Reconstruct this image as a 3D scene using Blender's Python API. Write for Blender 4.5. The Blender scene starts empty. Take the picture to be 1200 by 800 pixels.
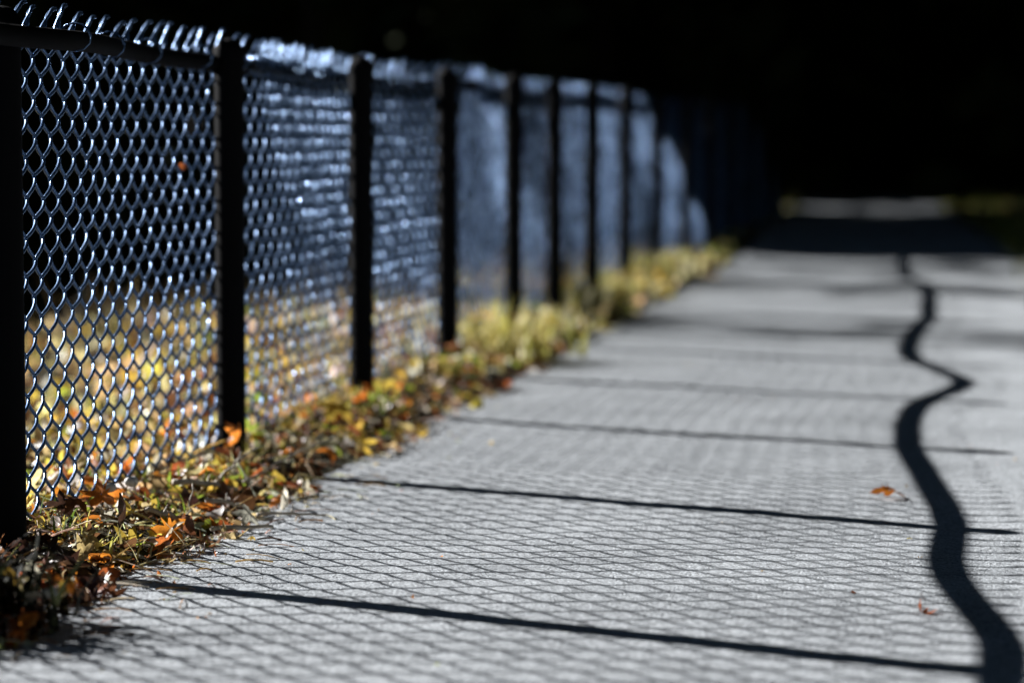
import bpy, math, random
import numpy as np
from mathutils import Vector, Matrix

SC = bpy.context.scene
COL = SC.collection
rad = math.radians

# ------------------------------------------------------------------ camera
H_CAM, D_CAM = 0.75, 1.71
F_PX = 3260.0
pitch = math.atan(220 / F_PX)
yaw = math.atan(550 / F_PX * math.cos(pitch))
cam_d = bpy.data.cameras.new('camera')
cam_d.sensor_width = 36.0
cam_d.sensor_fit = 'HORIZONTAL'
cam_d.lens = F_PX / 1200 * 36.0
cam_d.clip_start = 0.05
cam_d.clip_end = 3000
cam_d.dof.use_dof = True
cam_d.dof.focus_distance = 5.1
cam_d.dof.aperture_fstop = 2.1
cam_d.dof.aperture_blades = 0
cam = bpy.data.objects.new('camera', cam_d)
COL.objects.link(cam)
fwd = Vector((-math.sin(yaw) * math.cos(pitch), math.cos(yaw) * math.cos(pitch), -math.sin(pitch)))
cam.location = (D_CAM, 0, H_CAM)
cam.rotation_euler = fwd.to_track_quat('-Z', 'Y').to_euler()
SC.camera = cam

# ------------------------------------------------------------------ light
SUN_AZ, SUN_EL = rad(22.0), rad(27.5)
sdir = Vector((-math.cos(SUN_AZ) * math.cos(SUN_EL), math.sin(SUN_AZ) * math.cos(SUN_EL), math.sin(SUN_EL)))
world = bpy.data.worlds.new('World')
SC.world = world
world.use_nodes = True
wn = world.node_tree
bg = wn.nodes['Background']
sky = wn.nodes.new('ShaderNodeTexSky')
sky.sky_type = 'NISHITA'
sky.sun_disc = False
sky.dust_density = 0.0
sky.ozone_density = 2.5
sky.sun_elevation = SUN_EL
sky.sun_rotation = math.atan2(sdir.x, sdir.y)
wn.links.new(sky.outputs[0], bg.inputs[0])
bg.inputs[1].default_value = 0.05
sl = bpy.data.lights.new('sun', 'SUN')
sl.energy = 5.0
sl.angle = rad(0.4)
sl.color = (1.0, 0.985, 0.96)
so = bpy.data.objects.new('sun', sl)
COL.objects.link(so)
so.rotation_euler = (-sdir).to_track_quat('-Z', 'Y').to_euler()
SC.view_settings.view_transform = 'Standard'
SC.view_settings.look = 'None'
SC.view_settings.gamma = 1.0
SC.view_settings.use_curve_mapping = False
SC.view_settings.exposure = 1.15
SC.cycles.use_denoising = True
SC.cycles.max_bounces = 6

RNG = np.random.default_rng(7)
random.seed(7)

# ------------------------------------------------------------------ helpers
def new_mat(name):
    m = bpy.data.materials.new(name)
    m.use_nodes = True
    return m, m.node_tree, m.node_tree.nodes['Principled BSDF']

def plain(name, col, rough=0.6, metal=0.0, spec=0.5):
    m, nt, b = new_mat(name)
    b.inputs['Base Color'].default_value = (*col, 1)
    b.inputs['Roughness'].default_value = rough
    b.inputs['Metallic'].default_value = metal
    b.inputs['Specular IOR Level'].default_value = spec
    return m

def mesh_np(name, verts, faces, mat=None, smooth=True, cols=None):
    """verts (n,3); faces (m,k) with one k, or a list of such arrays; cols = colour per face."""
    me = bpy.data.meshes.new(name)
    if not isinstance(faces, (list, tuple)):
        faces = [faces]
    faces = [np.asarray(f, dtype=np.int32) for f in faces if len(f)]
    me.vertices.add(len(verts))
    me.vertices.foreach_set('co', np.asarray(verts, dtype=np.float32).ravel())
    nl = sum(f.size for f in faces)
    nf = sum(len(f) for f in faces)
    me.loops.add(nl)
    me.polygons.add(nf)
    me.loops.foreach_set('vertex_index', np.concatenate([f.ravel() for f in faces]))
    tot = np.concatenate([np.full(len(f), f.shape[1], dtype=np.int32) for f in faces])
    start = np.concatenate([[0], np.cumsum(tot)[:-1]]).astype(np.int32)
    me.polygons.foreach_set('loop_start', start)
    if smooth:
        me.polygons.foreach_set('use_smooth', np.ones(nf, dtype=bool))
    if cols is not None:
        a = me.attributes.new('tint', 'FLOAT_COLOR', 'FACE')
        c = np.ones((nf, 4), dtype=np.float32)
        c[:, :3] = cols
        a.data.foreach_set('color', c.ravel())
    me.update(calc_edges=True)
    if mat:
        me.materials.append(mat)
    return me

def link(name, me, parent=None, loc=(0, 0, 0), rot=(0, 0, 0)):
    o = bpy.data.objects.new(name, me)
    COL.objects.link(o)
    o.location = loc
    o.rotation_euler = rot
    if parent:
        o.parent = parent
    return o

def tag(o, label=None, cat=None, group=None, kind=None):
    if label: o['label'] = label
    if cat: o['category'] = cat
    if group: o['group'] = group
    if kind: o['kind'] = kind
    return o

def tubes(paths, radius, sides=5):
    """list of (n,3) polylines -> verts, quad faces; radius a number or a list of arrays."""
    V, Fq, off = [], [], 0
    ang = np.arange(sides) * 2 * math.pi / sides
    for pi_, P in enumerate(paths):
        P = np.asarray(P, float)
        n = len(P)
        T = np.gradient(P, axis=0)
        T /= np.linalg.norm(T, axis=1)[:, None] + 1e-9
        ref = np.array([1.0, 0.13, 0.05]) if abs(T[:, 0]).mean() < 0.8 else np.array([0, 0.1, 1.0])
        A = np.cross(T, ref); A /= np.linalg.norm(A, axis=1)[:, None] + 1e-9
        B = np.cross(T, A)
        r = radius[pi_] if isinstance(radius, list) else radius
        r = np.broadcast_to(r, (n,))
        ring = P[:, None, :] + r[:, None, None] * (np.cos(ang)[None, :, None] * A[:, None, :] + np.sin(ang)[None, :, None] * B[:, None, :])
        V.append(ring.reshape(-1, 3))
        i = np.arange(n - 1)[:, None] * sides
        j = np.arange(sides)[None, :]
        jn = (j + 1) % sides
        q = np.stack([i + j, i + jn, i + sides + jn, i + sides + j], axis=-1).reshape(-1, 4) + off
        Fq.append(q)
        # end caps by closing onto the end points
        V.append(P[[0, -1]])
        c0 = off + n * sides
        jj = np.arange(sides)
        t0 = np.stack([np.full(sides, c0), off + (jj + 1) % sides, off + jj, off + jj], axis=-1)
        e = off + (n - 1) * sides
        t1 = np.stack([np.full(sides, c0 + 1), e + jj, e + (jj + 1) % sides, e + (jj + 1) % sides], axis=-1)
        Fq.append(np.concatenate([t0, t1])[:, :3].astype(np.int32) if False else np.zeros((0, 4), int))
        CAPS.append(np.concatenate([t0[:, :3], t1[:, :3]]))
        off += n * sides + 2
    caps = np.concatenate(CAPS); CAPS.clear()
    return np.concatenate(V), [np.concatenate(Fq), caps]
CAPS = []

def vnoise(x, y, s=0):
    """cheap smooth value noise, numpy arrays in metres."""
    xi, yi = np.floor(x).astype(int), np.floor(y).astype(int)
    fx, fy = x - xi, y - yi
    fx, fy = fx * fx * (3 - 2 * fx), fy * fy * (3 - 2 * fy)
    def h(a, b):
        n = (a * 374761393 + b * 668265263 + s * 1442695) & 0x7fffffff
        n = ((n ^ (n >> 13)) * 1274126177) & 0x7fffffff
        return ((n ^ (n >> 16)) & 0xffff) / 65535.0
    return (h(xi, yi) * (1 - fx) + h(xi + 1, yi) * fx) * (1 - fy) + (h(xi, yi + 1) * (1 - fx) + h(xi + 1, yi + 1) * fx) * fy

def sstep(a, b, x):
    t = np.clip((x - a) / (b - a), 0, 1)
    return t * t * (3 - 2 * t)

# ------------------------------------------------------------------ terrain
def rise(Y):
    Y = np.asarray(Y, float)
    return 0.0081 * np.where(Y > 36, Y - 6.2, np.log1p(np.exp(np.minimum(Y, 40) - 6.2)))

PATH_L, PATH_R = 0.2, 1.98

def path_shift(Y):                        # the path drifts a little to the left far away
    return -0.62 * sstep(15, 31, np.asarray(Y, float))

def ground_z(X, Y):
    X = np.asarray(X, float); Y = np.asarray(Y, float)
    sh = path_shift(Y)
    z = rise(Y)
    # verge under the fence
    bump = 0.016 * (vnoise(X * 5, Y * 5, 3) - .5) + 0.03 * (vnoise(X * 1.6, Y * 1.6, 4) - .5)
    v = sstep(PATH_L + 0.12, PATH_L - 0.22, X - sh)
    z = z + v * (0.050 + 0.03 * sstep(6, 16, Y) + bump)
    # right verge
    r = sstep(PATH_R - 0.05, PATH_R + 0.3, X - sh)
    z = z + r * (0.05 + bump)
    # the bank falling away behind the fence
    edge = -1.6 + 0.3 * (Y - 9.3)
    edge = np.clip(edge, -1.9, -0.5) + .4 * (vnoise(Y * 1.3, X * 0, 9) - .5)
    d = np.maximum(edge - X, 0)
    z = z - np.minimum(d * d / (d + 0.5) * 0.62, 4.2)
    # the wooded hillside on the far side of the hollow, and behind the path
    z = z + 13 * sstep(-15, -32, X) * sstep(-30, 0, Y + 20)
    z = z + 12 * sstep(36, 58, Y + 0.35 * np.minimum(X, 0) * 0)
    return z - 0.004

def axis(pts):
    out = []
    for (a, b, st) in pts:
        out.append(np.arange(a, b, st))
    out.append([pts[-1][1]])
    return np.concatenate(out)

xs = axis([(-900, -60, 60), (-60, -6, 1.5), (-6, -2.2, .25), (-2.2, -.3, .08), (-.3, .45, .03), (.45, 1.8, .12), (1.8, 2.6, .05), (2.6, 6, .3), (6, 60, 3), (60, 900, 60)])
ys = axis([(-200, -10, 19), (-10, 2.5, .5), (2.5, 18, .09), (18, 34, .25), (34, 70, 1.5), (70, 900, 83)])
GX, GY = np.meshgrid(xs, ys)
GZ = ground_z(GX, GY)
nx, ny = len(xs), len(ys)
ii = (np.arange(ny - 1)[:, None] * nx + np.arange(nx - 1)[None, :])
gf = np.stack([ii, ii + 1, ii + nx + 1, ii + nx], -1).reshape(-1, 4)

m_ground, nt, b = new_mat('verge_soil')
N = nt.nodes; L = nt.links
tc = N.new('ShaderNodeTexCoord')
n1 = N.new('ShaderNodeTexNoise'); n1.inputs['Scale'].default_value = 9; n1.inputs['Detail'].default_value = 8
n2 = N.new('ShaderNodeTexNoise'); n2.inputs['Scale'].default_value = 120; n2.inputs['Detail'].default_value = 4
for n in (n1, n2): L.new(tc.outputs['Object'], n.inputs['Vector'])
cr = N.new('ShaderNodeValToRGB')
cr.color_ramp.elements[0].position = .3; cr.color_ramp.elements[0].color = (.010, .008, .006, 1)
cr.color_ramp.elements[1].position = .7; cr.color_ramp.elements[1].color = (.075, .055, .024, 1)
e = cr.color_ramp.elements.new(.5); e.color = (.030, .026, .012, 1)
mx = N.new('ShaderNodeMath'); mx.operation = 'ADD'
mm = N.new('ShaderNodeMath'); mm.operation = 'MULTIPLY'; mm.inputs[1].default_value = .5
L.new(n1.outputs['Fac'], mx.inputs[0]); L.new(n2.outputs['Fac'], mx.inputs[1]); L.new(mx.outputs[0], mm.inputs[0])
L.new(mm.outputs[0], cr.inputs['Fac']); L.new(cr.outputs['Color'], b.inputs['Base Color'])
b.inputs['Roughness'].default_value = .95; b.inputs['Specular IOR Level'].default_value = .1
bp = N.new('ShaderNodeBump'); bp.inputs['Strength'].default_value = .8; bp.inputs['Distance'].default_value = .02
L.new(n2.outputs['Fac'], bp.inputs['Height']); L.new(bp.outputs['Normal'], b.inputs['Normal'])
ground = link('ground', mesh_np('ground', np.stack([GX, GY, GZ], -1).reshape(-1, 3), gf, m_ground))
tag(ground, kind='structure')

# path: an asphalt sheet lying on the ground
m_path, nt, b = new_mat('worn_asphalt')
N = nt.nodes; L = nt.links
tc = N.new('ShaderNodeTexCoord')
def noise(sc, det=4, rough=.55):
    n = N.new('ShaderNodeTexNoise'); n.inputs['Scale'].default_value = sc; n.inputs['Detail'].default_value = det
    n.inputs['Roughness'].default_value = rough
    L.new(tc.outputs['Object'], n.inputs['Vector']); return n
def math_(op, a, b_=None):
    n = N.new('ShaderNodeMath'); n.operation = op
    for i, v in enumerate((a, b_)):
        if v is None: continue
        if isinstance(v, (int, float)): n.inputs[i].default_value = v
        else: L.new(v, n.inputs[i])
    return n.outputs[0]
vo = N.new('ShaderNodeTexVoronoi'); vo.inputs['Scale'].default_value = 240
L.new(tc.outputs['Object'], vo.inputs['Vector'])
fine = noise(500, 2); mid = noise(38, 5); big = noise(2.6, 6, .65); pit_ = noise(120, 2)
cr = N.new('ShaderNodeValToRGB')
cr.color_ramp.elements[0].position = .0; cr.color_ramp.elements[0].color = (.08, .088, .10, 1)
cr.color_ramp.elements[1].position = 1.; cr.color_ramp.elements[1].color = (.59, .625, .665, 1)
sep = N.new('ShaderNodeSeparateColor'); L.new(vo.outputs['Color'], sep.inputs[0])
v = math_('MULTIPLY', sep.outputs[0], .75)
v = math_('ADD', v, math_('MULTIPLY', mid.outputs['Fac'], .35))
v = math_('ADD', v, math_('MULTIPLY', big.outputs['Fac'], .8))
v = math_('SUBTRACT', v, .40)
L.new(v, cr.inputs['Fac'])
# dark bitumen showing between the stones, in patches
gap = N.new('ShaderNodeMapRange'); gap.inputs[1].default_value = .60; gap.inputs[2].default_value = .72
L.new(pit_.outputs['Fac'], gap.inputs[0])
mixc = N.new('ShaderNodeMixRGB'); mixc.inputs['Color2'].default_value = (.06, .06, .065, 1)
L.new(math_('MULTIPLY', gap.outputs[0], .8), mixc.inputs['Fac']); L.new(cr.outputs['Color'], mixc.inputs['Color1'])
L.new(mixc.outputs[0], b.inputs['Base Color'])
b.inputs['Roughness'].default_value = .62; b.inputs['Specular IOR Level'].default_value = .35
hgt = math_('ADD', math_('MULTIPLY', vo.outputs['Distance'], -.9), math_('MULTIPLY', fine.outputs['Fac'], .7))
hgt = math_('SUBTRACT', hgt, math_('MULTIPLY', gap.outputs[0], .8))
bp = N.new('ShaderNodeBump'); bp.inputs['Strength'].default_value = .95; bp.inputs['Distance'].default_value = .002
L.new(hgt, bp.inputs['Height'])
bp2 = N.new('ShaderNodeBump'); bp2.inputs['Strength'].default_value = .5; bp2.inputs['Distance'].default_value = .004
L.new(mid.outputs['Fac'], bp2.inputs['Height']); L.new(bp2.outputs['Normal'], bp.inputs['Normal'])
L.new(bp.outputs['Normal'], b.inputs['Normal'])

NU = 61
py = axis([(-12, 2.5, .5), (2.5, 11, .04), (11, 18, .1), (18, 44, .25)])
pu = np.linspace(0, 1, NU)
wl = PATH_L + path_shift(py) + .05 * (vnoise(py * 2.3, py * 0, 11) - .5)
wr = PATH_R + path_shift(py) + .12 * (vnoise(py * 1.7, py * 0 + 5, 12) - .5)
PX = wl[:, None] * (1 - pu) + wr[:, None] * pu
PY = np.repeat(py[:, None], NU, 1)
def path_z(X, Y):
    X = np.asarray(X, float); Y = np.asarray(Y, float)
    return rise(Y) + .007 * (vnoise(X * 1.3, Y * 1.3, 21) - .5) + .004 * (vnoise(X * 4.1, Y * 4.1, 22) - .5) + .0022 * (vnoise(X * 11, Y * 11, 23) - .5) + .006
PZ = path_z(PX, PY)
ii = (np.arange(len(py) - 1)[:, None] * NU + np.arange(NU - 1)[None, :])
pf = np.stack([ii, ii + 1, ii + NU + 1, ii + NU], -1).reshape(-1, 4)
path = link('path', mesh_np('path', np.stack([PX, PY, PZ], -1).reshape(-1, 3), pf, m_path))
tag(path, kind='structure')

def surf_z(X, Y):
    X = np.asarray(X, float); Y = np.asarray(Y, float)
    sh = path_shift(Y)
    on = (X > PATH_L + sh) & (X < PATH_R + sh)
    return np.where(on, np.maximum(path_z(X, Y), ground_z(X, Y)), ground_z(X, Y))

# ------------------------------------------------------------------ fence
POST_Y = [1.75, 3.28, 4.725, 6.235, 7.62, 8.90, 10.20, 11.20, 12.32, 13.50, 14.86, 16.35, 17.8, 19.3, 20.8, 22.4, 24.1]
RAIL = 0.962
OFF_Y = [0, 4.6, 4.85, 5.05, 5.30, 5.57, 5.78, 6.00, 6.24, 6.55, 6.92, 7.33, 7.79, 8.22, 8.69, 9.18, 9.54, 9.98, 10.52, 10.98, 11.79, 12.95, 14.1, 15.2, 16.0, 18.0, 25]
OFF_X = [.05, .11, .12, .10, .058, .022, .015, .022, .020, -.005, -.04, -.065, -.107, -.130, -.11, -.045, .025, -.057, -.168, -.21, -.18, -.15, -.18, -.20, -.34, -.40, -.2]
def off(Y):
    Y = np.asarray(Y, float)
    a = np.interp(Y, OFF_Y, OFF_X) - .275
    for d in (-.07, -.035, .035, .07):
        a = a + np.interp(Y + d, OFF_Y, OFF_X)
    return a / 5

m_post = plain('black_coated_steel', (.004, .004, .005), .8, 0, .08)
m_rail = plain('black_coated_rail', (.004, .004, .005), .8, 0, .06)
m_wire, nt, b = new_mat('coated_wire')
b.inputs['Base Color'].default_value = (.085, .155, .30, 1)
b.inputs['Metallic'].default_value = .6
tcw = nt.nodes.new('ShaderNodeTexCoord'); nzw = nt.nodes.new('ShaderNodeTexNoise'); nzw.inputs['Scale'].default_value = 14
nzw.inputs['Detail'].default_value = 6
mrw = nt.nodes.new('ShaderNodeMapRange'); mrw.inputs[1].default_value = .35; mrw.inputs[2].default_value = .65; mrw.inputs[3].default_value = .17; mrw.inputs[4].default_value = .38
nt.links.new(tcw.outputs['Object'], nzw.inputs['Vector']); nt.links.new(nzw.outputs['Fac'], mrw.inputs[0]); nt.links.new(mrw.outputs[0], b.inputs['Roughness'])
b.inputs['Specular IOR Level'].default_value = .9
b.inputs['Specular Tint'].default_value = (.86, .94, 1, 1)

fence = bpy.data.objects.new('chain_link_fence', None)
COL.objects.link(fence)
fence.location = (0, POST_Y[2], float(ground_z(0, POST_Y[2])))
tag(fence, 'long black chain-link fence with open spiked top running beside the path', 'fence')
FINV = -np.array(fence.location)

def fpart(name, verts, faces, mat, parent=None, smooth=True):
    me = mesh_np(name, np.asarray(verts) + FINV, faces, mat, smooth)
    o = link(name, me, parent or fence)
    return o

# posts (each its own part, with its cap)
for k, y in enumerate(POST_Y):
    zb = float(ground_z(0, y)) - .15
    zt = RAIL + float(rise(y)) + .020
    r = .0335
    s = 20
    ang = np.arange(s) * 2 * math.pi / s
    lev = np.linspace(zb, zt, 6)
    V = np.stack([np.stack([r * np.cos(ang), y + r * np.sin(ang), np.full(s, z)], -1) for z in lev]).reshape(-1, 3)
    i = np.arange(5)[:, None] * s; j = np.arange(s)[None]; jn = (j + 1) % s
    q = np.stack([i + j, i + jn, i + s + jn, i + s + j], -1).reshape(-1, 4)
    post = fpart('post', V, q, m_post)
    prof = [(.0358, -.02), (.0358, .002), (.034, .006), (.0295, .010), (.023, .019), (.012, .025), (.0008, .027)]
    V = np.concatenate([np.stack([pr * np.cos(ang), y + pr * np.sin(ang), np.full(s, zt + pz)], -1) for pr, pz in prof])
    i = np.arange(len(prof) - 1)[:, None] * s
    q = np.stack([i + j, i + jn, i + s + jn, i + s + j], -1).reshape(-1, 4)
    fpart('post_cap', V, q, m_post, post)

# top rail, bowed sideways between the posts
ry = np.arange(1.0, 24.15, .06)
P = np.stack([off(ry), ry, RAIL + rise(ry) - .006 - .004 * np.sin(ry * 4.4)], -1)
v, fq = tubes([P], .0195, 14)
fpart('top_rail', v, fq, m_rail)

# woven wires
PITCH = .0745
N_HALF = 24
def node_jit(col, lev):
    n = (np.asarray(col) * 73856093 + np.asarray(lev) * 19349663) & 0xffffff
    n = ((n ^ (n >> 11)) * 668265263) & 0x7fffffff
    a = ((n >> 3) & 0x3ff) / 1023.0 - .5
    b_ = ((n >> 14) & 0x3ff) / 1023.0 - .5
    return a, b_

def wire_path(k, col0, y0, w, seg, ystart):
    """spiral k between node columns k and k+1; ends twisted into a barb at the top."""
    t = np.arange(0, N_HALF * seg + 1) / seg
    par = (k % 2)
    tri = np.cos(math.pi * t + math.pi * par)
    tr = 2 * np.abs(((t + par) % 2) - 1) - 1
    yy = .86 * tr + .14 * tri
    hw = w / 4 + .0030
    yc = y0 + (k + .5) * w / 2
    y = yc + hw * yy
    dep = -np.sin(math.pi * t + math.pi * par)
    dep = np.where(dep > 0, .0065, .0045) * dep
    z0 = RAIL - N_HALF * PITCH / 2 + .002
    z = z0 + t * PITCH / 2
    # irregular weave
    lev = np.floor(t).astype(int); fr = t - lev
    colA = np.where(((lev + par) % 2) == 0, k + 1, k) + col0
    colB = np.where(((lev + par) % 2) == 0, k, k + 1) + col0
    a0, b0 = node_jit(colA, lev); a1, b1 = node_jit(colB, lev + 1)
    y = y + .009 * (a0 * (1 - fr) + a1 * fr)
    z = z + .009 * (b0 * (1 - fr) + b1 * fr)
    # barb: the two wires meeting at a top node run up together and lean
    top_right = ((N_HALF + par) % 2) == 0
    col = (k + 1 if top_right else k) + col0
    ja, jb = node_jit(col, 99)
    side = -1 if top_right else 1
    q = np.linspace(.15, 1, 2 + 2 * seg)
    tipz = .060 + .014 * jb; lean = .048 + .022 * ja
    tw = .0032 * (1 - .4 * q)
    ty = y[-1] + lean * q ** 1.3 + tw * np.cos(q * 7 + (math.pi if side > 0 else 0)) * side * side
    tz = z[-1] + tipz * np.sin(q * 1.45) / math.sin(1.45)
    td = dep[-1] + tw * np.sin(q * 7 + (math.pi if side > 0 else 0)) + .010 * q * (1 + ja)
    y = np.concatenate([y, ty]); z = np.concatenate([z, tz]); dep = np.concatenate([dep, td])
    # lateral place: follow the rail at the top, the foot of the fence at the bottom; stay behind the posts
    hfr = np.clip(z / RAIL, 0, 1.1)
    o_ = off(y)
    x = np.minimum((o_ + .031) * hfr ** 1.5, -.034) - .004 + .010 * (vnoise(y * 2.7, z * 2.7, 31) - .5) + dep
    return np.stack([x, y, z + rise(y)], -1)

def bay(k0, detailed, col0):
    ya, yb = POST_Y[k0], POST_Y[k0 + 1]
    nw = max(12, int(round((yb - ya) / .0895)))
    w = (yb - ya) / nw
    seg = 6 if k0 <= 4 else (4 if k0 < 10 else 3)
    sides = 6 if k0 <= 4 else (5 if k0 < 10 else 4)
    # wire ties round the rail
    ties = []
    for ty in np.arange(ya + .22, yb - .1, .38):
        a = np.linspace(0, 2 * math.pi * 1.6, 20)
        o_ = float(off(ty))
        cx = o_ + .004
        ra = .031
        ties.append(np.stack([cx + ra * np.cos(a), ty + a * .0012, RAIL + float(rise(ty)) + .0265 * np.sin(a)], -1))
    by = np.arange(ya, yb + .05, .1)
    foot = np.stack([np.full(len(by), -.046), by, ground_z(by * 0, by) + .012], -1)
    v, fq = tubes([foot], .0018, 5)                     # tension wire along the foot of the mesh
    panel = fpart('mesh_panel', v, fq, m_wire)
    for tie in ties:
        v, fq = tubes([tie], .0016, 4)
        fpart('wire_tie', v, fq, m_wire, panel)
    paths = [wire_path(k, col0, ya, w, seg, ya) for k in range(nw * 2)]
    if detailed:
        for p in paths:
            v, fq = tubes([p], .0034, sides)
            fpart('wire', v, fq, m_wire, panel)
    else:
        v, fq = tubes(paths, .0034, sides)
        o = fpart('wire_mesh', v, fq, m_wire, panel)
        tag(o, kind='stuff')
    return col0 + nw * 2
c0 = 0
for k0 in range(len(POST_Y) - 1):
    c0 = bay(k0, 2 <= k0 <= 10, c0)

# ------------------------------------------------------------------ leaves, twigs, grass
m_leaf, nt, b = new_mat('dry_leaf')
N = nt.nodes; L = nt.links
at = N.new('ShaderNodeAttribute'); at.attribute_name = 'tint'
nz = N.new('ShaderNodeTexNoise'); nz.inputs['Scale'].default_value = 90; nz.inputs['Detail'].default_value = 5
tc = N.new('ShaderNodeTexCoord'); L.new(tc.outputs['Object'], nz.inputs['Vector'])
mr = N.new('ShaderNodeMapRange'); mr.inputs[1].default_value = .3; mr.inputs[2].default_value = .7
mr.inputs[3].default_value = .55; mr.inputs[4].default_value = 1.2
L.new(nz.outputs['Fac'], mr.inputs[0])
mu = N.new('ShaderNodeVectorMath'); mu.operation = 'SCALE'
L.new(at.outputs['Color'], mu.inputs[0]); L.new(mr.outputs[0], mu.inputs['Scale'])
L.new(mu.outputs[0], b.inputs['Base Color'])
b.inputs['Roughness'].default_value = .33; b.inputs['Specular IOR Level'].default_value = .5
tr = N.new('ShaderNodeBsdfTranslucent')
L.new(mu.outputs[0], tr.inputs['Color'])
ms = N.new('ShaderNodeMixShader'); ms.inputs['Fac'].default_value = .55
out = N['Material Output']
L.new(b.outputs[0], ms.inputs[1]); L.new(tr.outputs[0], ms.inputs[2]); L.new(ms.outputs[0], out.inputs['Surface'])

TINT = {
    'orange': (.62, .20, .03), 'rust': (.33, .09, .025), 'brown': (.17, .08, .035), 'tan': (.50, .35, .17),
    'yellow': (.66, .47, .08), 'green': (.30, .36, .05), 'pale': (.72, .66, .54), 'dark': (.035, .018, .012), 'cream': (.74, .64, .30)}

def leaf_geo(kind, size, rng):
    """a curled leaf in its own space: lies in xy, about size long; returns verts, quads."""
    if kind == 'oval':
        n = 7
        t = np.linspace(0, 1, n)
        wd = .30 * size * np.sin(math.pi * t ** .8) ** .9 + .004 * size
        bend = rng.uniform(-2.2, 2.4); fold = rng.uniform(.05, .75); tw = rng.uniform(-.9, .9)
        a = bend * (t - .5)
        lx = np.cumsum(np.cos(a)) * size / n; lz = np.cumsum(np.sin(a)) * size / n
        rows = []
        for s in (-1, -.5, 0, .5, 1):
            yv = wd * s * math.cos(fold * abs(s))
            zv = lz + wd * abs(s) * math.sin(fold) + yv * tw * (t - .5) * 2 + .05 * size * rng.uniform(-1, 1, n) * abs(s)
            rows.append(np.stack([lx - lx.mean(), yv, zv], -1))
        V = np.stack(rows, 1).reshape(-1, 3); m = 5
        i = np.arange(n - 1)[:, None] * m + np.arange(m - 1)[None]
        F_ = np.stack([i, i + 1, i + m + 1, i + m], -1).reshape(-1, 4)
    else:                                                     # lobed, maple-like
        n = 20
        a = np.arange(n) * 2 * math.pi / n
        lob = .36 + .16 * np.cos(5 * a) + .05 * rng.uniform(-1, 1, n)
        lob[0] = .14
        curl = rng.uniform(-.9, 1.5); cx = rng.uniform(-1.2, 1.2)
        R_ = [np.zeros(n) + .02, lob * .5, lob]
        V = []
        for rr in R_:
            x, y = rr * np.cos(a) * size * 1.1, rr * np.sin(a) * size * 1.1
            z = curl * (x * x + y * y) / size + cx * (x * x - y * y) / size * .8 + .035 * size * rng.uniform(-1, 1, n) * (rr > .1)
            V.append(np.stack([x, y, z], -1))
        V = np.concatenate(V)
        i = np.arange(2)[:, None] * n; j = np.arange(n)[None]; jn = (j + 1) % n
        F_ = np.stack([i + j, i + jn, i + n + jn, i + n + j], -1).reshape(-1, 4)
    V[:, 2] -= V[:, 2].min()
    return V, F_

def stem_geo(size, rng):
    t = np.linspace(0, 1, 5)
    P = np.stack([-size * (.42 + .5 * t), .1 * size * np.sin(t * 2), .02 + .15 * size * t * rng.uniform(-.2, 1)], -1)
    v, f_ = tubes([P], .0011, 4)
    return v, f_[0]

def rotm(tilt, az, spin):
    return np.array(Matrix.Rotation(az, 3, 'Z') @ Matrix.Rotation(tilt, 3, 'Y') @ Matrix.Rotation(spin, 3, 'Z'))

def merged(items):
    """items: (V, F4, colour)"""
    Vs, Fs, Cs, o = [], [], [], 0
    for V, F_, c in items:
        Vs.append(V); Fs.append(F_ + o); o += len(V)
        Cs.append(np.tile(np.asarray(c, float), (len(F_), 1)))
    return np.concatenate(Vs), np.concatenate(Fs), np.concatenate(Cs)

LIB = []
lr = np.random.default_rng(3)
for q in range(26):
    LIB.append(leaf_geo('oval' if q % 2 else 'lobed', 1.0, lr))

def pick(names, probs, rng):
    c = np.array(TINT[rng.choice(names, p=probs)])
    return c * rng.uniform(.75, 1.5) * (1 + .12 * rng.uniform(-1, 1, 3))

HEAPS = [(4.02, .24), (4.45, .16), (4.98, .22), (5.42, .34), (5.78, .2), (6.85, .42), (8.2, .5), (9.5, .5), (10.8, .5), (12.0, .6), (13.4, .6), (14.9, .6)]
def heap(Y):
    Y = np.asarray(Y, float)
    a = 0
    for c_, w_ in HEAPS: a = a + np.exp(-((Y - c_) / w_) ** 2)
    return np.clip(a, 0, 1)

def litter_height(X, Y):
    """how high the heap of leaves lies over the verge"""
    d = np.clip((.30 - X) / .35, 0, 1) * np.clip((X + .35) / .25, 0, 1)
    return d * (.006 + .045 * heap(Y) * vnoise(X * 4, Y * 2.2, 44) + .13 * np.exp(-((Y - 4.12) / .13) ** 2))

def scatter(n, ya, yb, xa, xb, smin, smax, names, probs, rng, tilt=.7, ypow=1.0, lift=1.0, edge=True):
    out = []
    for _ in range(n):
        Y = ya + (yb - ya) * rng.random() ** ypow
        X = rng.uniform(xa, xb) if edge or xa > -1 else xb + (xa - xb) * rng.random() ** 1.35
        if edge:
            hp = float(heap(Y))
            if rng.random() > .22 + .78 * hp: continue
            lim = .17 + .10 * hp + .10 * (vnoise(np.array([Y * 3.1]), np.array([7.]), 50)[0] - .4) + float(path_shift(Y))
            if X > lim and rng.random() < .93: X = lim - abs(rng.normal(0, .10))
        s = rng.uniform(smin, smax)
        V, F_ = LIB[rng.integers(len(LIB))]
        M = rotm(rng.normal(0, tilt), rng.uniform(0, 6.28), rng.uniform(0, 6.28))
        V = (V * s) @ M.T
        V[:, 2] -= V[:, 2].min()
        z = float(surf_z(X, Y)) + float(litter_height(X, Y)) * lift * rng.random() - .003
        out.append((V + [X, Y, z], F_, pick(names, probs, rng)))
    return out

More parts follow.
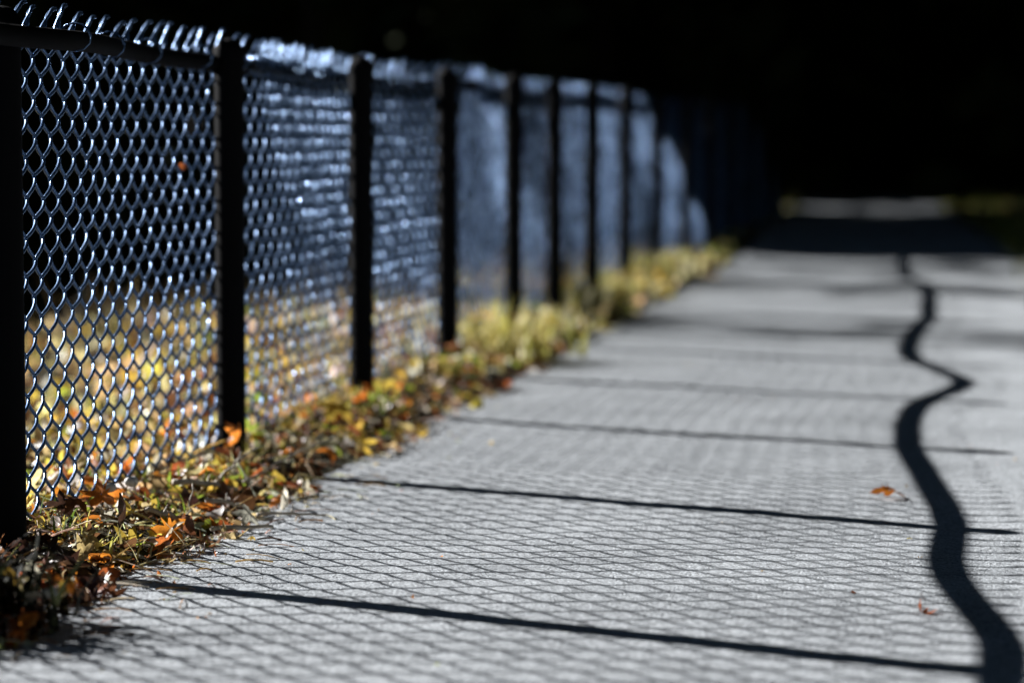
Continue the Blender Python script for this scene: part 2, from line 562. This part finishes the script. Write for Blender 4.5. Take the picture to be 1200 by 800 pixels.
rg = np.random.default_rng(11)
FRONT = (['orange', 'rust', 'brown', 'tan', 'yellow', 'green', 'pale', 'dark'], [.11, .07, .17, .24, .15, .02, .19, .05])
BACK = (['orange', 'brown', 'tan', 'yellow', 'green', 'cream', 'pale'], [.05, .12, .30, .25, .03, .17, .08])
FAR = (['tan', 'yellow', 'green', 'cream', 'brown', 'pale'], [.18, .24, .14, .27, .07, .10])
items = []
items += scatter(850, 4.6, 10, -.25, .30, .03, .07, *FRONT, rg, tilt=.8)
items += scatter(4200, 3.5, 8, -.2, .33, .006, .018, *FRONT, rg, tilt=1.0)
items += scatter(900, 3.6, 4.75, -.25, .31, .02, .055, ['dark', 'brown', 'rust', 'orange', 'pale'], [.62, .2, .05, .05, .08], rg, tilt=.9, lift=1.2)  # mostly near-black leaves: the corner's shade put into their colour
items += scatter(800, 4.5, 7, -.15, .3, .007, .016, ['pale', 'cream', 'tan'], [.5, .25, .25], rg, tilt=1.2, lift=1.3)
items += scatter(900, 9, 24, -.25, .28, .04, .085, *FAR, rg, tilt=.8)
def straws(n, ya, yb, xa, xb, rng, zmax, names, probs):
    out = []
    for _ in range(n):
        Y = rng.uniform(ya, yb); X = rng.uniform(xa, xb) + float(path_shift(Y))
        a = rng.uniform(0, 6.28); ln = rng.uniform(.025, .10)
        t = np.linspace(-.5, .5, 4)
        z0 = float(surf_z(X, Y)) + .002 + zmax * rng.random() * float(litter_height(X, Y)) 
        el = rng.normal(0, .35) if zmax else 0
        P = np.stack([X + ln * t * math.cos(a), Y + ln * t * math.sin(a), z0 + abs(ln * math.sin(el)) * (t + .5) + .004 * np.cos(t * 3)], -1)
        v_, fq_ = tubes([P], rng.uniform(.0006, .0017), 4)
        out.append((v_, fq_[0], pick(names, probs, rng)))
    return out
items += straws(620, 3.7, 8.5, -.15, .27, rg, 1.1, ['pale', 'tan', 'cream', 'brown'], [.4, .3, .2, .1])
v, f_, c = merged(items)
o = link('leaf_litter', mesh_np('leaf_litter', v, f_, m_leaf, True, c))
tag(o, 'mass of small dry leaves and crumbs heaped along the fence foot', 'leaf litter', kind='stuff')
items = scatter(4000, 4.2, 14, -1.7, -.08, .04, .085, *BACK, rg, tilt=.85, lift=0, edge=False)
items += scatter(900, 15.5, 24, -1.5, -.08, .05, .09, *BACK, rg, tilt=.6, lift=0, edge=False)
v, f_, c = merged(items)
o = link('leaf_carpet', mesh_np('leaf_carpet', v, f_, m_leaf, True, c))
tag(o, 'carpet of yellow and tan leaves on the bank behind the fence', 'leaf litter', kind='stuff')

# loose scraps on the asphalt
items = scatter(260, 3.8, 8, .2, .5, .004, .012, *FRONT, rg, tilt=.6, lift=0, edge=False)
items += scatter(90, 3.8, 10, .3, 1.95, .004, .012, *FRONT, rg, tilt=.6, lift=0, edge=False)
items += straws(90, 3.9, 6.2, .2, .42, rg, 0, ['pale', 'tan', 'brown'], [.4, .4, .2])
v, f_, c = merged(items)
o = link('path_crumbs', mesh_np('path_crumbs', v, f_, m_leaf, True, c))
tag(o, 'scattered tiny leaf crumbs and grit lying on the asphalt', 'crumbs', kind='stuff')

# individual leaves among the litter
GRP = 'larger fallen leaves heaped along the fence foot'
CN = {'orange': 'orange', 'rust': 'rust-red', 'brown': 'dark brown', 'tan': 'tan', 'yellow': 'yellow', 'green': 'yellow-green'}
leaf_me = {}
for nm in CN:
    for q in range(6):
        V, F_ = leaf_geo('oval' if q % 2 else 'lobed', 1.0, lr)
        col = np.array(TINT[nm]) * lr.uniform(.8, 1.2)
        leaf_me[nm, q] = mesh_np('fallen_leaf', V, F_, m_leaf, True, np.tile(col, (len(F_), 1)))
BAYS = [(3.75, 4.75, 'in bottom corner before first post'), (4.8, 5.5, 'just past first post'), (5.5, 6.2, 'just before second post'),
        (6.25, 7.55, 'between second and third posts'), (7.65, 8.85, 'between third and fourth posts')]
for bi, (ya, yb, where) in enumerate(BAYS):
    for nm in CN:
        for shp in (0, 1):
            for edge_ in (0, 1):
                if rg.random() > (.35 if bi == 0 else .95 if bi < 3 else .7): continue
                Y = rg.uniform(ya, yb)
                X = (rg.uniform(.16, .27) if edge_ else rg.uniform(-.06, .12)) + float(path_shift(Y))
                s = rg.uniform(.034, .062) if shp == 0 else rg.uniform(.045, .075)
                o = link('fallen_leaf', leaf_me[nm, 2 * int(rg.integers(3)) + shp], None,
                         (X, Y, float(surf_z(X, Y)) + .006 + float(litter_height(X, Y)) * rg.uniform(.6, 1.05)),
                         (rg.normal(0, .6), rg.normal(0, .6), rg.uniform(0, 6.28)))
                o.scale = (s, s, s)
                tag(o, '%s %s leaf %s heap, %s' % (CN[nm], 'narrow' if shp else 'lobed', 'at path edge of' if edge_ else 'on fence side of', where), 'leaf', GRP)

def hero(name, label, cat, kind, size, tint, loc, rot, stem=True, seed=0, bright=1.0):
    r_ = np.random.default_rng(seed)
    V, F_ = leaf_geo(kind, size, r_)
    o = link(name, mesh_np(name, V, F_, m_leaf, True, np.tile(np.array(TINT[tint]) * bright, (len(F_), 1))), None, loc, rot)
    tag(o, label, cat)
    if stem:
        v, f2 = stem_geo(size, r_)
        link('stem', mesh_np('stem', v, f2, m_leaf, True, np.tile(np.array(TINT['brown']), (len(f2), 1))), o)
    return o
def at(X, Y, dz=.0):
    return (X, Y, float(surf_z(X, Y)) + dz)

hero('fallen_leaf', 'lone curled orange-brown leaf lying in the middle of the asphalt path', 'leaf', 'lobed', .072, 'orange', at(1.52, 6.0, .004), (.12, -.30, 2.2), True, 9, .85)
hero('leaf_scrap', 'tiny rust-red leaf scrap alone on the mesh shadow of the path', 'leaf scrap', 'oval', .012, 'rust', at(1.505, 4.70, .001), (.6, .2, .3), False, 6)
o = hero('leaf_scrap', 'crumbled rust and white leaf scrap beside the wavy rail shadow', 'leaf scrap', 'lobed', .034, 'rust', at(1.625, 4.50, .001), (.3, .5, 1.2), True, 8)
v, f_, c = merged([(V * .012 @ rotm(.6, q, q).T + [.022 + .014 * q, .003 * q, .001], F_, TINT['pale'] if q < 2 else TINT['dark']) for q, (V, F_) in enumerate(LIB[:3])])
link('crumb', mesh_np('crumb', v, f_, m_leaf, True, c), o)
hero('fallen_leaf', 'dark shrivelled leaf standing upright just beside the nearest post', 'leaf', 'oval', .085, 'dark', at(.14, 4.98, .05), (0, -1.45, .5), True, 21)
hero('fallen_leaf', 'bright orange leaf lit from behind beside the dark upright leaf', 'leaf', 'lobed', .065, 'orange', at(.08, 5.02, .06), (.9, -.6, .3), False, 12, 1.15)
hero('fallen_leaf', 'small orange leaf lying flat on the shaded asphalt edge', 'leaf', 'lobed', .03, 'orange', at(.245, 4.62, .002), (.3, .2, 1.5), False, 13)
hero('fallen_leaf', 'rusty red rolled leaf on the outer edge of the litter', 'leaf', 'oval', .075, 'rust', at(.24, 5.82, .02), (.2, .1, .1), True, 14)
hero('fallen_leaf', 'broad yellow leaf leaning on the litter past the second post', 'leaf', 'lobed', .095, 'yellow', at(.10, 6.9, .05), (.8, -.5, .4), True, 15)
hero('fallen_leaf', 'round orange leaf leaning against the foot of the second post', 'leaf', 'lobed', .075, 'orange', at(.05, 6.12, .06), (.2, -1.2, .1), False, 16, 1.1)
hero('fallen_leaf', 'pale cream leaf with green base lying across the heap', 'leaf', 'oval', .085, 'cream', at(.10, 5.62, .05), (.2, -.4, .2), True, 17)
hero('fallen_leaf', 'orange leaf in the bottom corner of the heap nearest the viewer', 'leaf', 'oval', .055, 'orange', at(.29, 4.02, .03), (.3, -.6, 1.2), True, 18)
hero('fallen_leaf', 'whitish leaf in the bottom corner of the heap', 'leaf', 'oval', .05, 'pale', at(.27, 4.10, .05), (.2, -.5, .2), False, 19)

m_twig, nt, b = new_mat('dry_twig')
b.inputs['Base Color'].default_value = (.42, .35, .25, 1); b.inputs['Roughness'].default_value = .6
nzt = nt.nodes.new('ShaderNodeTexNoise'); nzt.inputs['Scale'].default_value = 160
crt = nt.nodes.new('ShaderNodeValToRGB'); crt.color_ramp.elements[0].color = (.2, .15, .1, 1); crt.color_ramp.elements[1].color = (.62, .55, .45, 1)
nt.links.new(nzt.outputs['Fac'], crt.inputs['Fac']); nt.links.new(crt.outputs['Color'], b.inputs['Base Color'])
def twig(label, a, b_, r0, r1, seed, sag=.01, knob=True):
    r_ = np.random.default_rng(seed)
    n = 9
    t = np.linspace(0, 1, n)
    A, B = np.array(a), np.array(b_)
    P = (B - A)[None] * t[:, None]
    P[:, 2] += sag * np.sin(t * math.pi)
    P += r_.normal(0, .0018, (n, 3))
    rr = (r0 * (1 - t) + r1 * t) * r_.uniform(.85, 1.15, n)
    paths, radii = [P], [rr]
    if knob:
        k = 4
        d = np.array([r_.uniform(-.2, .2), r_.uniform(.2, .6), .5]) * .035
        paths.append(P[k] + d[None] * np.linspace(0, 1, 4)[:, None]); radii.append(np.linspace(rr[k] * .6, .0007, 4))
    v, f2 = tubes(paths, radii, 6)
    o = link('twig', mesh_np('twig', v, f2, m_twig), None, tuple(A))
    tag(o, label, 'twig')
    return o
twig('pale straight twig lying on the asphalt at the litter edge', at(.235, 5.22, .012), at(.345, 5.30, .008), .0055, .0035, 1, .002)
twig('thin tan twig poking out of the heap onto the path', at(.27, 5.44, .012), at(.40, 5.50, .004), .0040, .0022, 2, .004)
twig('thin dry stalk standing upright in the leaf heap', at(.185, 5.22, .01), at(.19, 5.25, .085), .0019, .0011, 3, 0, False)
twig('forked grey twig leaning out of the heap before the second post', at(.16, 5.75, .02), at(.30, 5.98, .11), .004, .0015, 4, .01)
twig('dark stalk slanting up through the grass near the second post', at(.12, 5.65, .02), at(.21, 5.72, .12), .0035, .0015, 5, .01)
twig('yellow broken twig lying in the heap beside the upright stalk', at(.13, 5.12, .035), at(.20, 5.16, .03), .0055, .004, 6, .002)

twig('short pale stick lying in the heap halfway between first and second posts', at(.17, 5.42, .03), at(.235, 5.49, .022), .0055, .004, 7, .002)
twig('rough brown stick lying along the heap near the second post', at(.08, 5.50, .04), at(.18, 5.62, .03), .0065, .0045, 8, .003)
twig('pale curved stalk on the shaded asphalt by the nearest post', at(.20, 4.50, .004), at(.33, 4.60, .003), .0018, .0010, 9, .006, False)
m_stone, nt, b = new_mat('pale_stone')
b.inputs['Roughness'].default_value = .55
nzt = nt.nodes.new('ShaderNodeTexNoise'); nzt.inputs['Scale'].default_value = 60
crt = nt.nodes.new('ShaderNodeValToRGB'); crt.color_ramp.elements[0].color = (.38, .37, .35, 1); crt.color_ramp.elements[1].color = (.7, .69, .66, 1)
nt.links.new(nzt.outputs['Fac'], crt.inputs['Fac']); nt.links.new(crt.outputs['Color'], b.inputs['Base Color'])
def pebble(label, loc, s, seed):
    import bmesh
    bm = bmesh.new()
    bmesh.ops.create_icosphere(bm, subdivisions=2, radius=1)
    r_ = np.random.default_rng(seed)
    k = r_.uniform(.7, 1.3, 3)
    for v in bm.verts:
        n = 1 + .12 * math.sin(3 * v.co.x + seed) + .1 * math.sin(4 * v.co.y + 2 * seed)
        v.co = Vector((v.co.x * k[0] * s * 1.3, v.co.y * k[1] * s, v.co.z * s * .7)) * n
    me = bpy.data.meshes.new('pebble'); bm.to_mesh(me); bm.free()
    me.polygons.foreach_set('use_smooth', np.ones(len(me.polygons), dtype=bool)); me.materials.append(m_stone)
    o = link('pebble', me, None, loc, (0, 0, seed))
    tag(o, label, 'pebble')
o = hero('fallen_leaf', 'small rusty leaf caught high in the wire mesh before the second post', 'leaf', 'oval', .03, 'rust', (-.03, 5.95, .72), (1.2, .6, .4), False, 31)
pebble('white oval pebble in the litter right by the nearest post', at(.06, 5.12, .06), .013, 1)
pebble('longer white pebble next to the white oval one in the litter', at(.075, 5.22, .065), .014, 2)
pebble('grey-white pebble at the bottom corner of the heap', at(.27, 4.18, .05), .014, 4)

# grass
m_grass, nt, b = new_mat('dry_grass')
N = nt.nodes; L = nt.links
at_ = N.new('ShaderNodeAttribute'); at_.attribute_name = 'tint'
L.new(at_.outputs['Color'], b.inputs['Base Color']); b.inputs['Roughness'].default_value = .7; b.inputs['Specular IOR Level'].default_value = .25
tr = N.new('ShaderNodeBsdfTranslucent'); L.new(at_.outputs['Color'], tr.inputs['Color'])
ms = N.new('ShaderNodeMixShader'); ms.inputs['Fac'].default_value = .5
L.new(b.outputs[0], ms.inputs[1]); L.new(tr.outputs[0], ms.inputs[2]); L.new(ms.outputs[0], N['Material Output'].inputs['Surface'])

def blades(n, cx, cy, spread, hmin, hmax, cols, rng, wid=.0032, zf=None):
    Vs, Fs, Cs, o = [], [], [], 0
    for _ in range(n):
        x = cx + rng.normal(0, spread); y = cy + rng.normal(0, spread)
        z = float(zf(x, y)) if zf else 0
        hh = rng.uniform(hmin, hmax); a = rng.uniform(0, 6.28); ln = rng.uniform(.1, 1.1)
        t = np.linspace(0, 1, 5)
        d = np.array([math.cos(a), math.sin(a)]); nrm = np.array([-d[1], d[0]])
        hor = hh * ln * t ** 1.8; ver = hh * (t - .35 * ln * t ** 2.5)
        c_ = np.stack([x + d[0] * hor, y + d[1] * hor, z + ver], -1)
        w = wid * (1 - t ** 1.5) + .0003
        l = c_ + np.stack([nrm[0] * w, nrm[1] * w, 0 * t], -1); r = c_ - np.stack([nrm[0] * w, nrm[1] * w, 0 * t], -1)
        Vs.append(np.stack([l, r], 1).reshape(-1, 3))
        i = np.arange(4) * 2
        Fs.append(np.stack([i, i + 1, i + 3, i + 2], -1) + o); o += 10
        Cs.append(np.tile(np.array(cols[rng.integers(len(cols))]) * rng.uniform(.75, 1.25), (4, 1)))
    return np.concatenate(Vs), np.concatenate(Fs), np.concatenate(Cs)

GC = [(.22, .30, .04), (.30, .34, .06), (.45, .40, .10), (.55, .45, .16), (.14, .22, .03)]
YC = [(.70, .60, .22), (.76, .68, .34), (.56, .52, .14), (.80, .74, .46), (.42, .40, .09)]
VF, FF, CF, o_ = [], [], [], 0
gr = np.random.default_rng(23)
for _ in range(70):
    Y = 3.8 + 20 * gr.random() ** 1.3
    X = gr.uniform(-.22, .16) + float(path_shift(Y))
    v, f_, c = blades(14, X, Y, .035, .02, .075, GC if gr.random() < .6 else YC, gr, .0024, lambda x, y: ground_z(x, y))
    VF.append(v); FF.append(f_ + o_); CF.append(c); o_ += len(v)
for _ in range(150):                                   # dry grass on the strip behind the fence
    Y = 4.5 + 12 * gr.random()
    X = gr.uniform(-2.0, -.12)
    v, f_, c = blades(12, X, Y, .05, .03, .11, YC + GC[:2], gr, .003, lambda x, y: ground_z(x, y))
    VF.append(v); FF.append(f_ + o_); CF.append(c); o_ += len(v)
for _ in range(260):                                   # ragged dry weeds along the lip of the bank
    Y = gr.uniform(7.5, 14.5)
    X = float(np.clip(-1.6 + .3 * (Y - 9.3), -1.9, -.5)) + gr.normal(-.05, .16)
    v, f_, c = blades(9, X, Y, .06, .06, .06 + .26 * gr.random() ** 2, [(.16, .11, .05), (.09, .06, .03), (.28, .21, .09), (.05, .045, .02)], gr, .005, lambda x, y: ground_z(x, y))
    VF.append(v); FF.append(f_ + o_); CF.append(c); o_ += len(v)
for _ in range(500):                                   # right-hand verge
    Y = 8 + 24 * gr.random()
    X = PATH_R + .05 + 2.6 * gr.random() ** 1.4 + float(path_shift(Y))
    v, f_, c = blades(12, X, Y, .07, .04, .12, GC, gr, .004, lambda x, y: ground_z(x, y))
    VF.append(v); FF.append(f_ + o_); CF.append(c); o_ += len(v)
o = link('grass', mesh_np('grass', np.concatenate(VF), np.concatenate(FF), m_grass, True, np.concatenate(CF)))
tag(o, 'short dry grass growing along both verges of the path', 'grass', kind='stuff')

DK = [(.012, .014, .006), (.022, .018, .008), (.008, .008, .005)]  # near-black tuft added to shade the corner, shade in its colour too
TUFT = [  # X, Y, spread, height, blades, palette, label
    (.14, 4.13, .075, .19, 150, DK, 'near-black tuft with dead leaves added to shade the bottom corner of the heap'),
    (.02, 5.72, .05, .07, 45, GC, 'small green grass tuft in the heap just before the second post'),
    (.05, 7.35, .07, .08, 70, GC, 'yellow-green grass tuft between the second and third posts'),
    (.06, 8.45, .07, .10, 80, GC, 'low green grass tuft right before the fourth post'),
    (.06, 9.45, .11, .24, 220, YC, 'tall cream-yellow grass tuft just past the fourth post'),
    (.04, 10.5, .10, .13, 110, YC, 'yellow grass tuft beside the fifth post'),
    (.02, 11.6, .11, .17, 120, YC, 'yellow grass tuft beside the sixth post'),
    (.00, 12.8, .12, .15, 110, YC, 'blurred yellow grass tuft between the seventh and eighth posts'),
    (-.02, 14.1, .13, .17, 120, YC, 'blurred yellow grass tuft between the eighth and ninth posts'),
    (-.04, 15.4, .13, .13, 110, YC, 'last sunlit yellow grass tuft before the fence turns dark'),
    (-.35, 27.6, .20, .28, 160, YC, 'lone yellow grass tuft past the far end of the fence'),
]
for X, Y, sp, hh, n, pal, lb in TUFT:
    v, f_, c = blades(n, 0, 0, sp, hh * .4, hh, pal, gr, .0075 if Y > 9 or pal is DK else .0045)
    fo = merged([((V * gr.uniform(.03, .06)) @ rotm(gr.normal(0, .8), gr.uniform(0, 6), 0).T + [gr.normal(0, sp * 1.2), gr.normal(0, sp * 1.2), hh * .55 * gr.random()], F_, pick(*((FRONT if Y < 9 else FAR)), gr))
                 for V, F_ in [LIB[gr.integers(len(LIB))] for _ in range(26)]])
    t = bpy.data.objects.new('grass_tuft', None); COL.objects.link(t); t.location = (X, Y, float(ground_z(X, Y)) - .005)
    tag(link('blades', mesh_np('blades', v, f_, m_grass, True, c), t), kind='stuff')
    tag(t, lb, 'grass tuft', 'grass tufts along the fence')
    lo = link('caught_leaves', mesh_np('caught_leaves', fo[0], fo[1], m_leaf, True, fo[2]), t)
    tag(lo, kind='stuff')

# ------------------------------------------------------------------ woods: black mass behind everything
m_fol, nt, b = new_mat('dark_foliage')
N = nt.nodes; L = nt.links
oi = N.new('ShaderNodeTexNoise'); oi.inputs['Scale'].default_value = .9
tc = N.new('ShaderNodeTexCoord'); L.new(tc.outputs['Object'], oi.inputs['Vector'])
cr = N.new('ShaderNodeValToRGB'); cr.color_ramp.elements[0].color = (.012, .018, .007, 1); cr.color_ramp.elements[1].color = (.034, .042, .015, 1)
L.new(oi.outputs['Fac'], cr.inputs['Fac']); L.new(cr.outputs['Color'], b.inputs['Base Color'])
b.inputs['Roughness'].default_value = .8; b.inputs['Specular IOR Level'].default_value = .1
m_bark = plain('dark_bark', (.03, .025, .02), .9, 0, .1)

wr_ = np.random.default_rng(41)
q_ax = np.array([math.sin(SUN_AZ), math.cos(SUN_AZ)])     # along the wood's edge
s_ax = np.array([-math.cos(SUN_AZ), math.sin(SUN_AZ)])    # towards the sun
trees = []     # x, y, crown radius, crown base, crown top, quads
def grow(x, y, r, zb, zt, n): trees.append((x, y, r, zb, zt, n))
# left-hand wood whose shade lies over the far path (its edge runs towards the sun)
for u in np.arange(19.3, 60, 3.0):
    thin = 22.3 < u < 29.5
    for Lh in np.arange(7.5, 34, 3.4):
        p = q_ax * (u + wr_.uniform(-.4, .4)) + s_ax * (Lh + wr_.uniform(-.8, .8))
        if p[0] > -1.5 and p[1] < 34: continue
        if u > 40 and wr_.random() < .3: continue
        grow(p[0], p[1], 2.2 + .3 * wr_.random(), .6, 7 + .45 * Lh * .9 + 4 * wr_.random(), 140 if thin else 1000)
# leaf columns added on the far slope to cast bands of shade
for u, Lh, r, n in ((13.6, 17, .55, 900), (10.75, 18, .72, 1000), (15.6, 16.5, 1.1, 1300), (17.6, 14.5, 1.0, 3600), (17.7, 18.5, 1.0, 3600)):
    p = q_ax * u + s_ax * Lh
    grow(p[0], p[1], r, 3.0 - float(ground_z(p[0], p[1])), .52 * Lh + 4.5 - float(ground_z(p[0], p[1])), n)
# wood across the end of the path and round to the right
for x in np.arange(-8, 26, 3.2):
    for y in (34.5, 38, 42):
        grow(x + wr_.uniform(-.7, .7), y + wr_.uniform(-.6, .6) + (0 if x < 4 else -.25 * (x - 4)), 2.5, .0, 9 + 4 * wr_.random(), 900)
# hillside wood to the left, across the hollow
for y in np.arange(2, 20, 3.2):
    for x in (-15, -18.5, -22):
        g0 = float(ground_z(x, y)); lim_ = .56 * (-x - 3.2) - g0
        grow(x + wr_.uniform(-.7, .7), y + wr_.uniform(-.7, .7), 2.1, .3, .3 + (lim_ - .3) / 1.25, 900)
# unseen trees added right and behind the viewer to block sky light
for y in np.arange(-18, 34, 3.6):
    for x in (7.5, 11):
        grow(x + wr_.uniform(-.7, .7) + .0 * y, y, 2.6, .8, 12 + 3 * wr_.random(), 900)
for x in np.arange(-14, 12, 3.6):
    grow(x, -9 + wr_.uniform(-1, 1), 2.6, .8, 11 + 3 * wr_.random(), 500)
# boughs added, unseen, high over the path to hold back sky light
screen_boughs = []
for y in np.arange(-12, 36, 4.0):
    for x in (-21., -17., -13., -9.5, -5.5, -2.0, 1.5, 5.0, 8.5):
        u_ = x * q_ax[0] + y * q_ax[1]
        if x < -7 and 19.5 < u_ < 30.5: continue
        zb = max(4.6, .585 * max(-x, 0) + 3.3)
        screen_boughs.append((x + wr_.uniform(-.8, .8), y + wr_.uniform(-.8, .8), zb + wr_.uniform(0, .8)))
VV, FFq = [], []; o_ = 0
trunks = []; trad = []
for (x, y, r, zb, zt, n) in trees:
    gz = float(ground_z(x, y))
    cz = (zb + zt) / 2 + gz; hz = (zt - zb) / 2
    # leaves in clumps through the crown volume
    nc = 34
    cc = wr_.normal(0, 1, (nc, 3)); cc /= np.linalg.norm(cc, axis=1)[:, None]; cc *= wr_.random((nc, 1)) ** .4
    k = wr_.integers(0, nc, n)
    P = cc[k] + wr_.normal(0, .20, (n, 3))
    if r < 1.5: P = wr_.uniform(-1, 1, (n, 3)) * [.9, .9, 1.2]
    P = P * [r, r, hz] + [x, y, cz]
    a = wr_.normal(0, 1, (n, 3)); a /= np.linalg.norm(a, axis=1)[:, None]
    b2 = np.cross(a, wr_.normal(0, 1, (n, 3))); b2 /= np.linalg.norm(b2, axis=1)[:, None]
    s = wr_.uniform(.22, .42, (n, 1)) * (.42 if r < 1.5 else 1)
    Q = np.stack([P + a * s, P + b2 * s * .55, P - a * s, P - b2 * s * .55], 1).reshape(-1, 3)
    VV.append(Q); FFq.append(np.arange(n * 4).reshape(-1, 4) + o_); o_ += n * 4
    t = np.linspace(0, 1, 5)
    trunks.append(np.stack([x + .15 * np.sin(t * 3 + x), y + .12 * np.sin(t * 2.5 + y), gz - .2 + (zt * .85 + .2) * t], -1))
    trad.append(.16 * (1 - .75 * t))
for (x, y, zb) in screen_boughs:
    n = 1000
    cc = wr_.normal(0, 1, (26, 3)); cc /= np.linalg.norm(cc, axis=1)[:, None]; cc *= wr_.random((26, 1)) ** .45
    P = (cc[wr_.integers(0, 26, n)] + wr_.normal(0, .22, (n, 3))) * [2.6, 2.6, 1.0] + [x, y, zb + 1.2]
    a = wr_.normal(0, 1, (n, 3)) * [1, 1, .5]; a /= np.linalg.norm(a, axis=1)[:, None]
    b2 = np.cross(a, wr_.normal(0, 1, (n, 3))); b2 /= np.linalg.norm(b2, axis=1)[:, None]
    s = wr_.uniform(.22, .42, (n, 1))
    VV.append(np.stack([P + a * s, P + b2 * s * .55, P - a * s, P - b2 * s * .55], 1).reshape(-1, 3))
    FFq.append(np.arange(n * 4).reshape(-1, 4) + o_); o_ += n * 4
    t = np.linspace(0, 1, 7)
    trunks.append(np.stack([7.5 + (x - 7.5) * t, y + .4 * np.sin(t * 4), 3.2 + (zb + 1.0 - 3.2) * np.sin(t * 1.57)], -1))
    trad.append(.10 * (1 - .8 * t))
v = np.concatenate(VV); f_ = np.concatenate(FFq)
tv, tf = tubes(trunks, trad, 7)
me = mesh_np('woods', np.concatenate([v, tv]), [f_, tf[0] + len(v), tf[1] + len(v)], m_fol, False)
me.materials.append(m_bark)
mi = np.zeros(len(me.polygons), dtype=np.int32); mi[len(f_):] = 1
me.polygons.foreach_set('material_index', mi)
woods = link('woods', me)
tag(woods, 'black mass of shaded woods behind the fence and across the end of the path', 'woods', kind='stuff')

# small dark shrub on the right verge
v, f_, c = blades(220, 0, 0, .10, .08, .22, [(.03, .045, .012), (.05, .06, .02), (.02, .03, .01)], gr, .008)
sx, sy = 2.16, 15.6
t = bpy.data.objects.new('shrub', None); COL.objects.link(t); t.location = (sx, sy, float(ground_z(sx, sy)) - .005)
tag(link('foliage', mesh_np('foliage', v, f_, m_grass, True, c), t), kind='stuff')
tag(t, 'low dark shrub at the right-hand edge of the path', 'shrub')
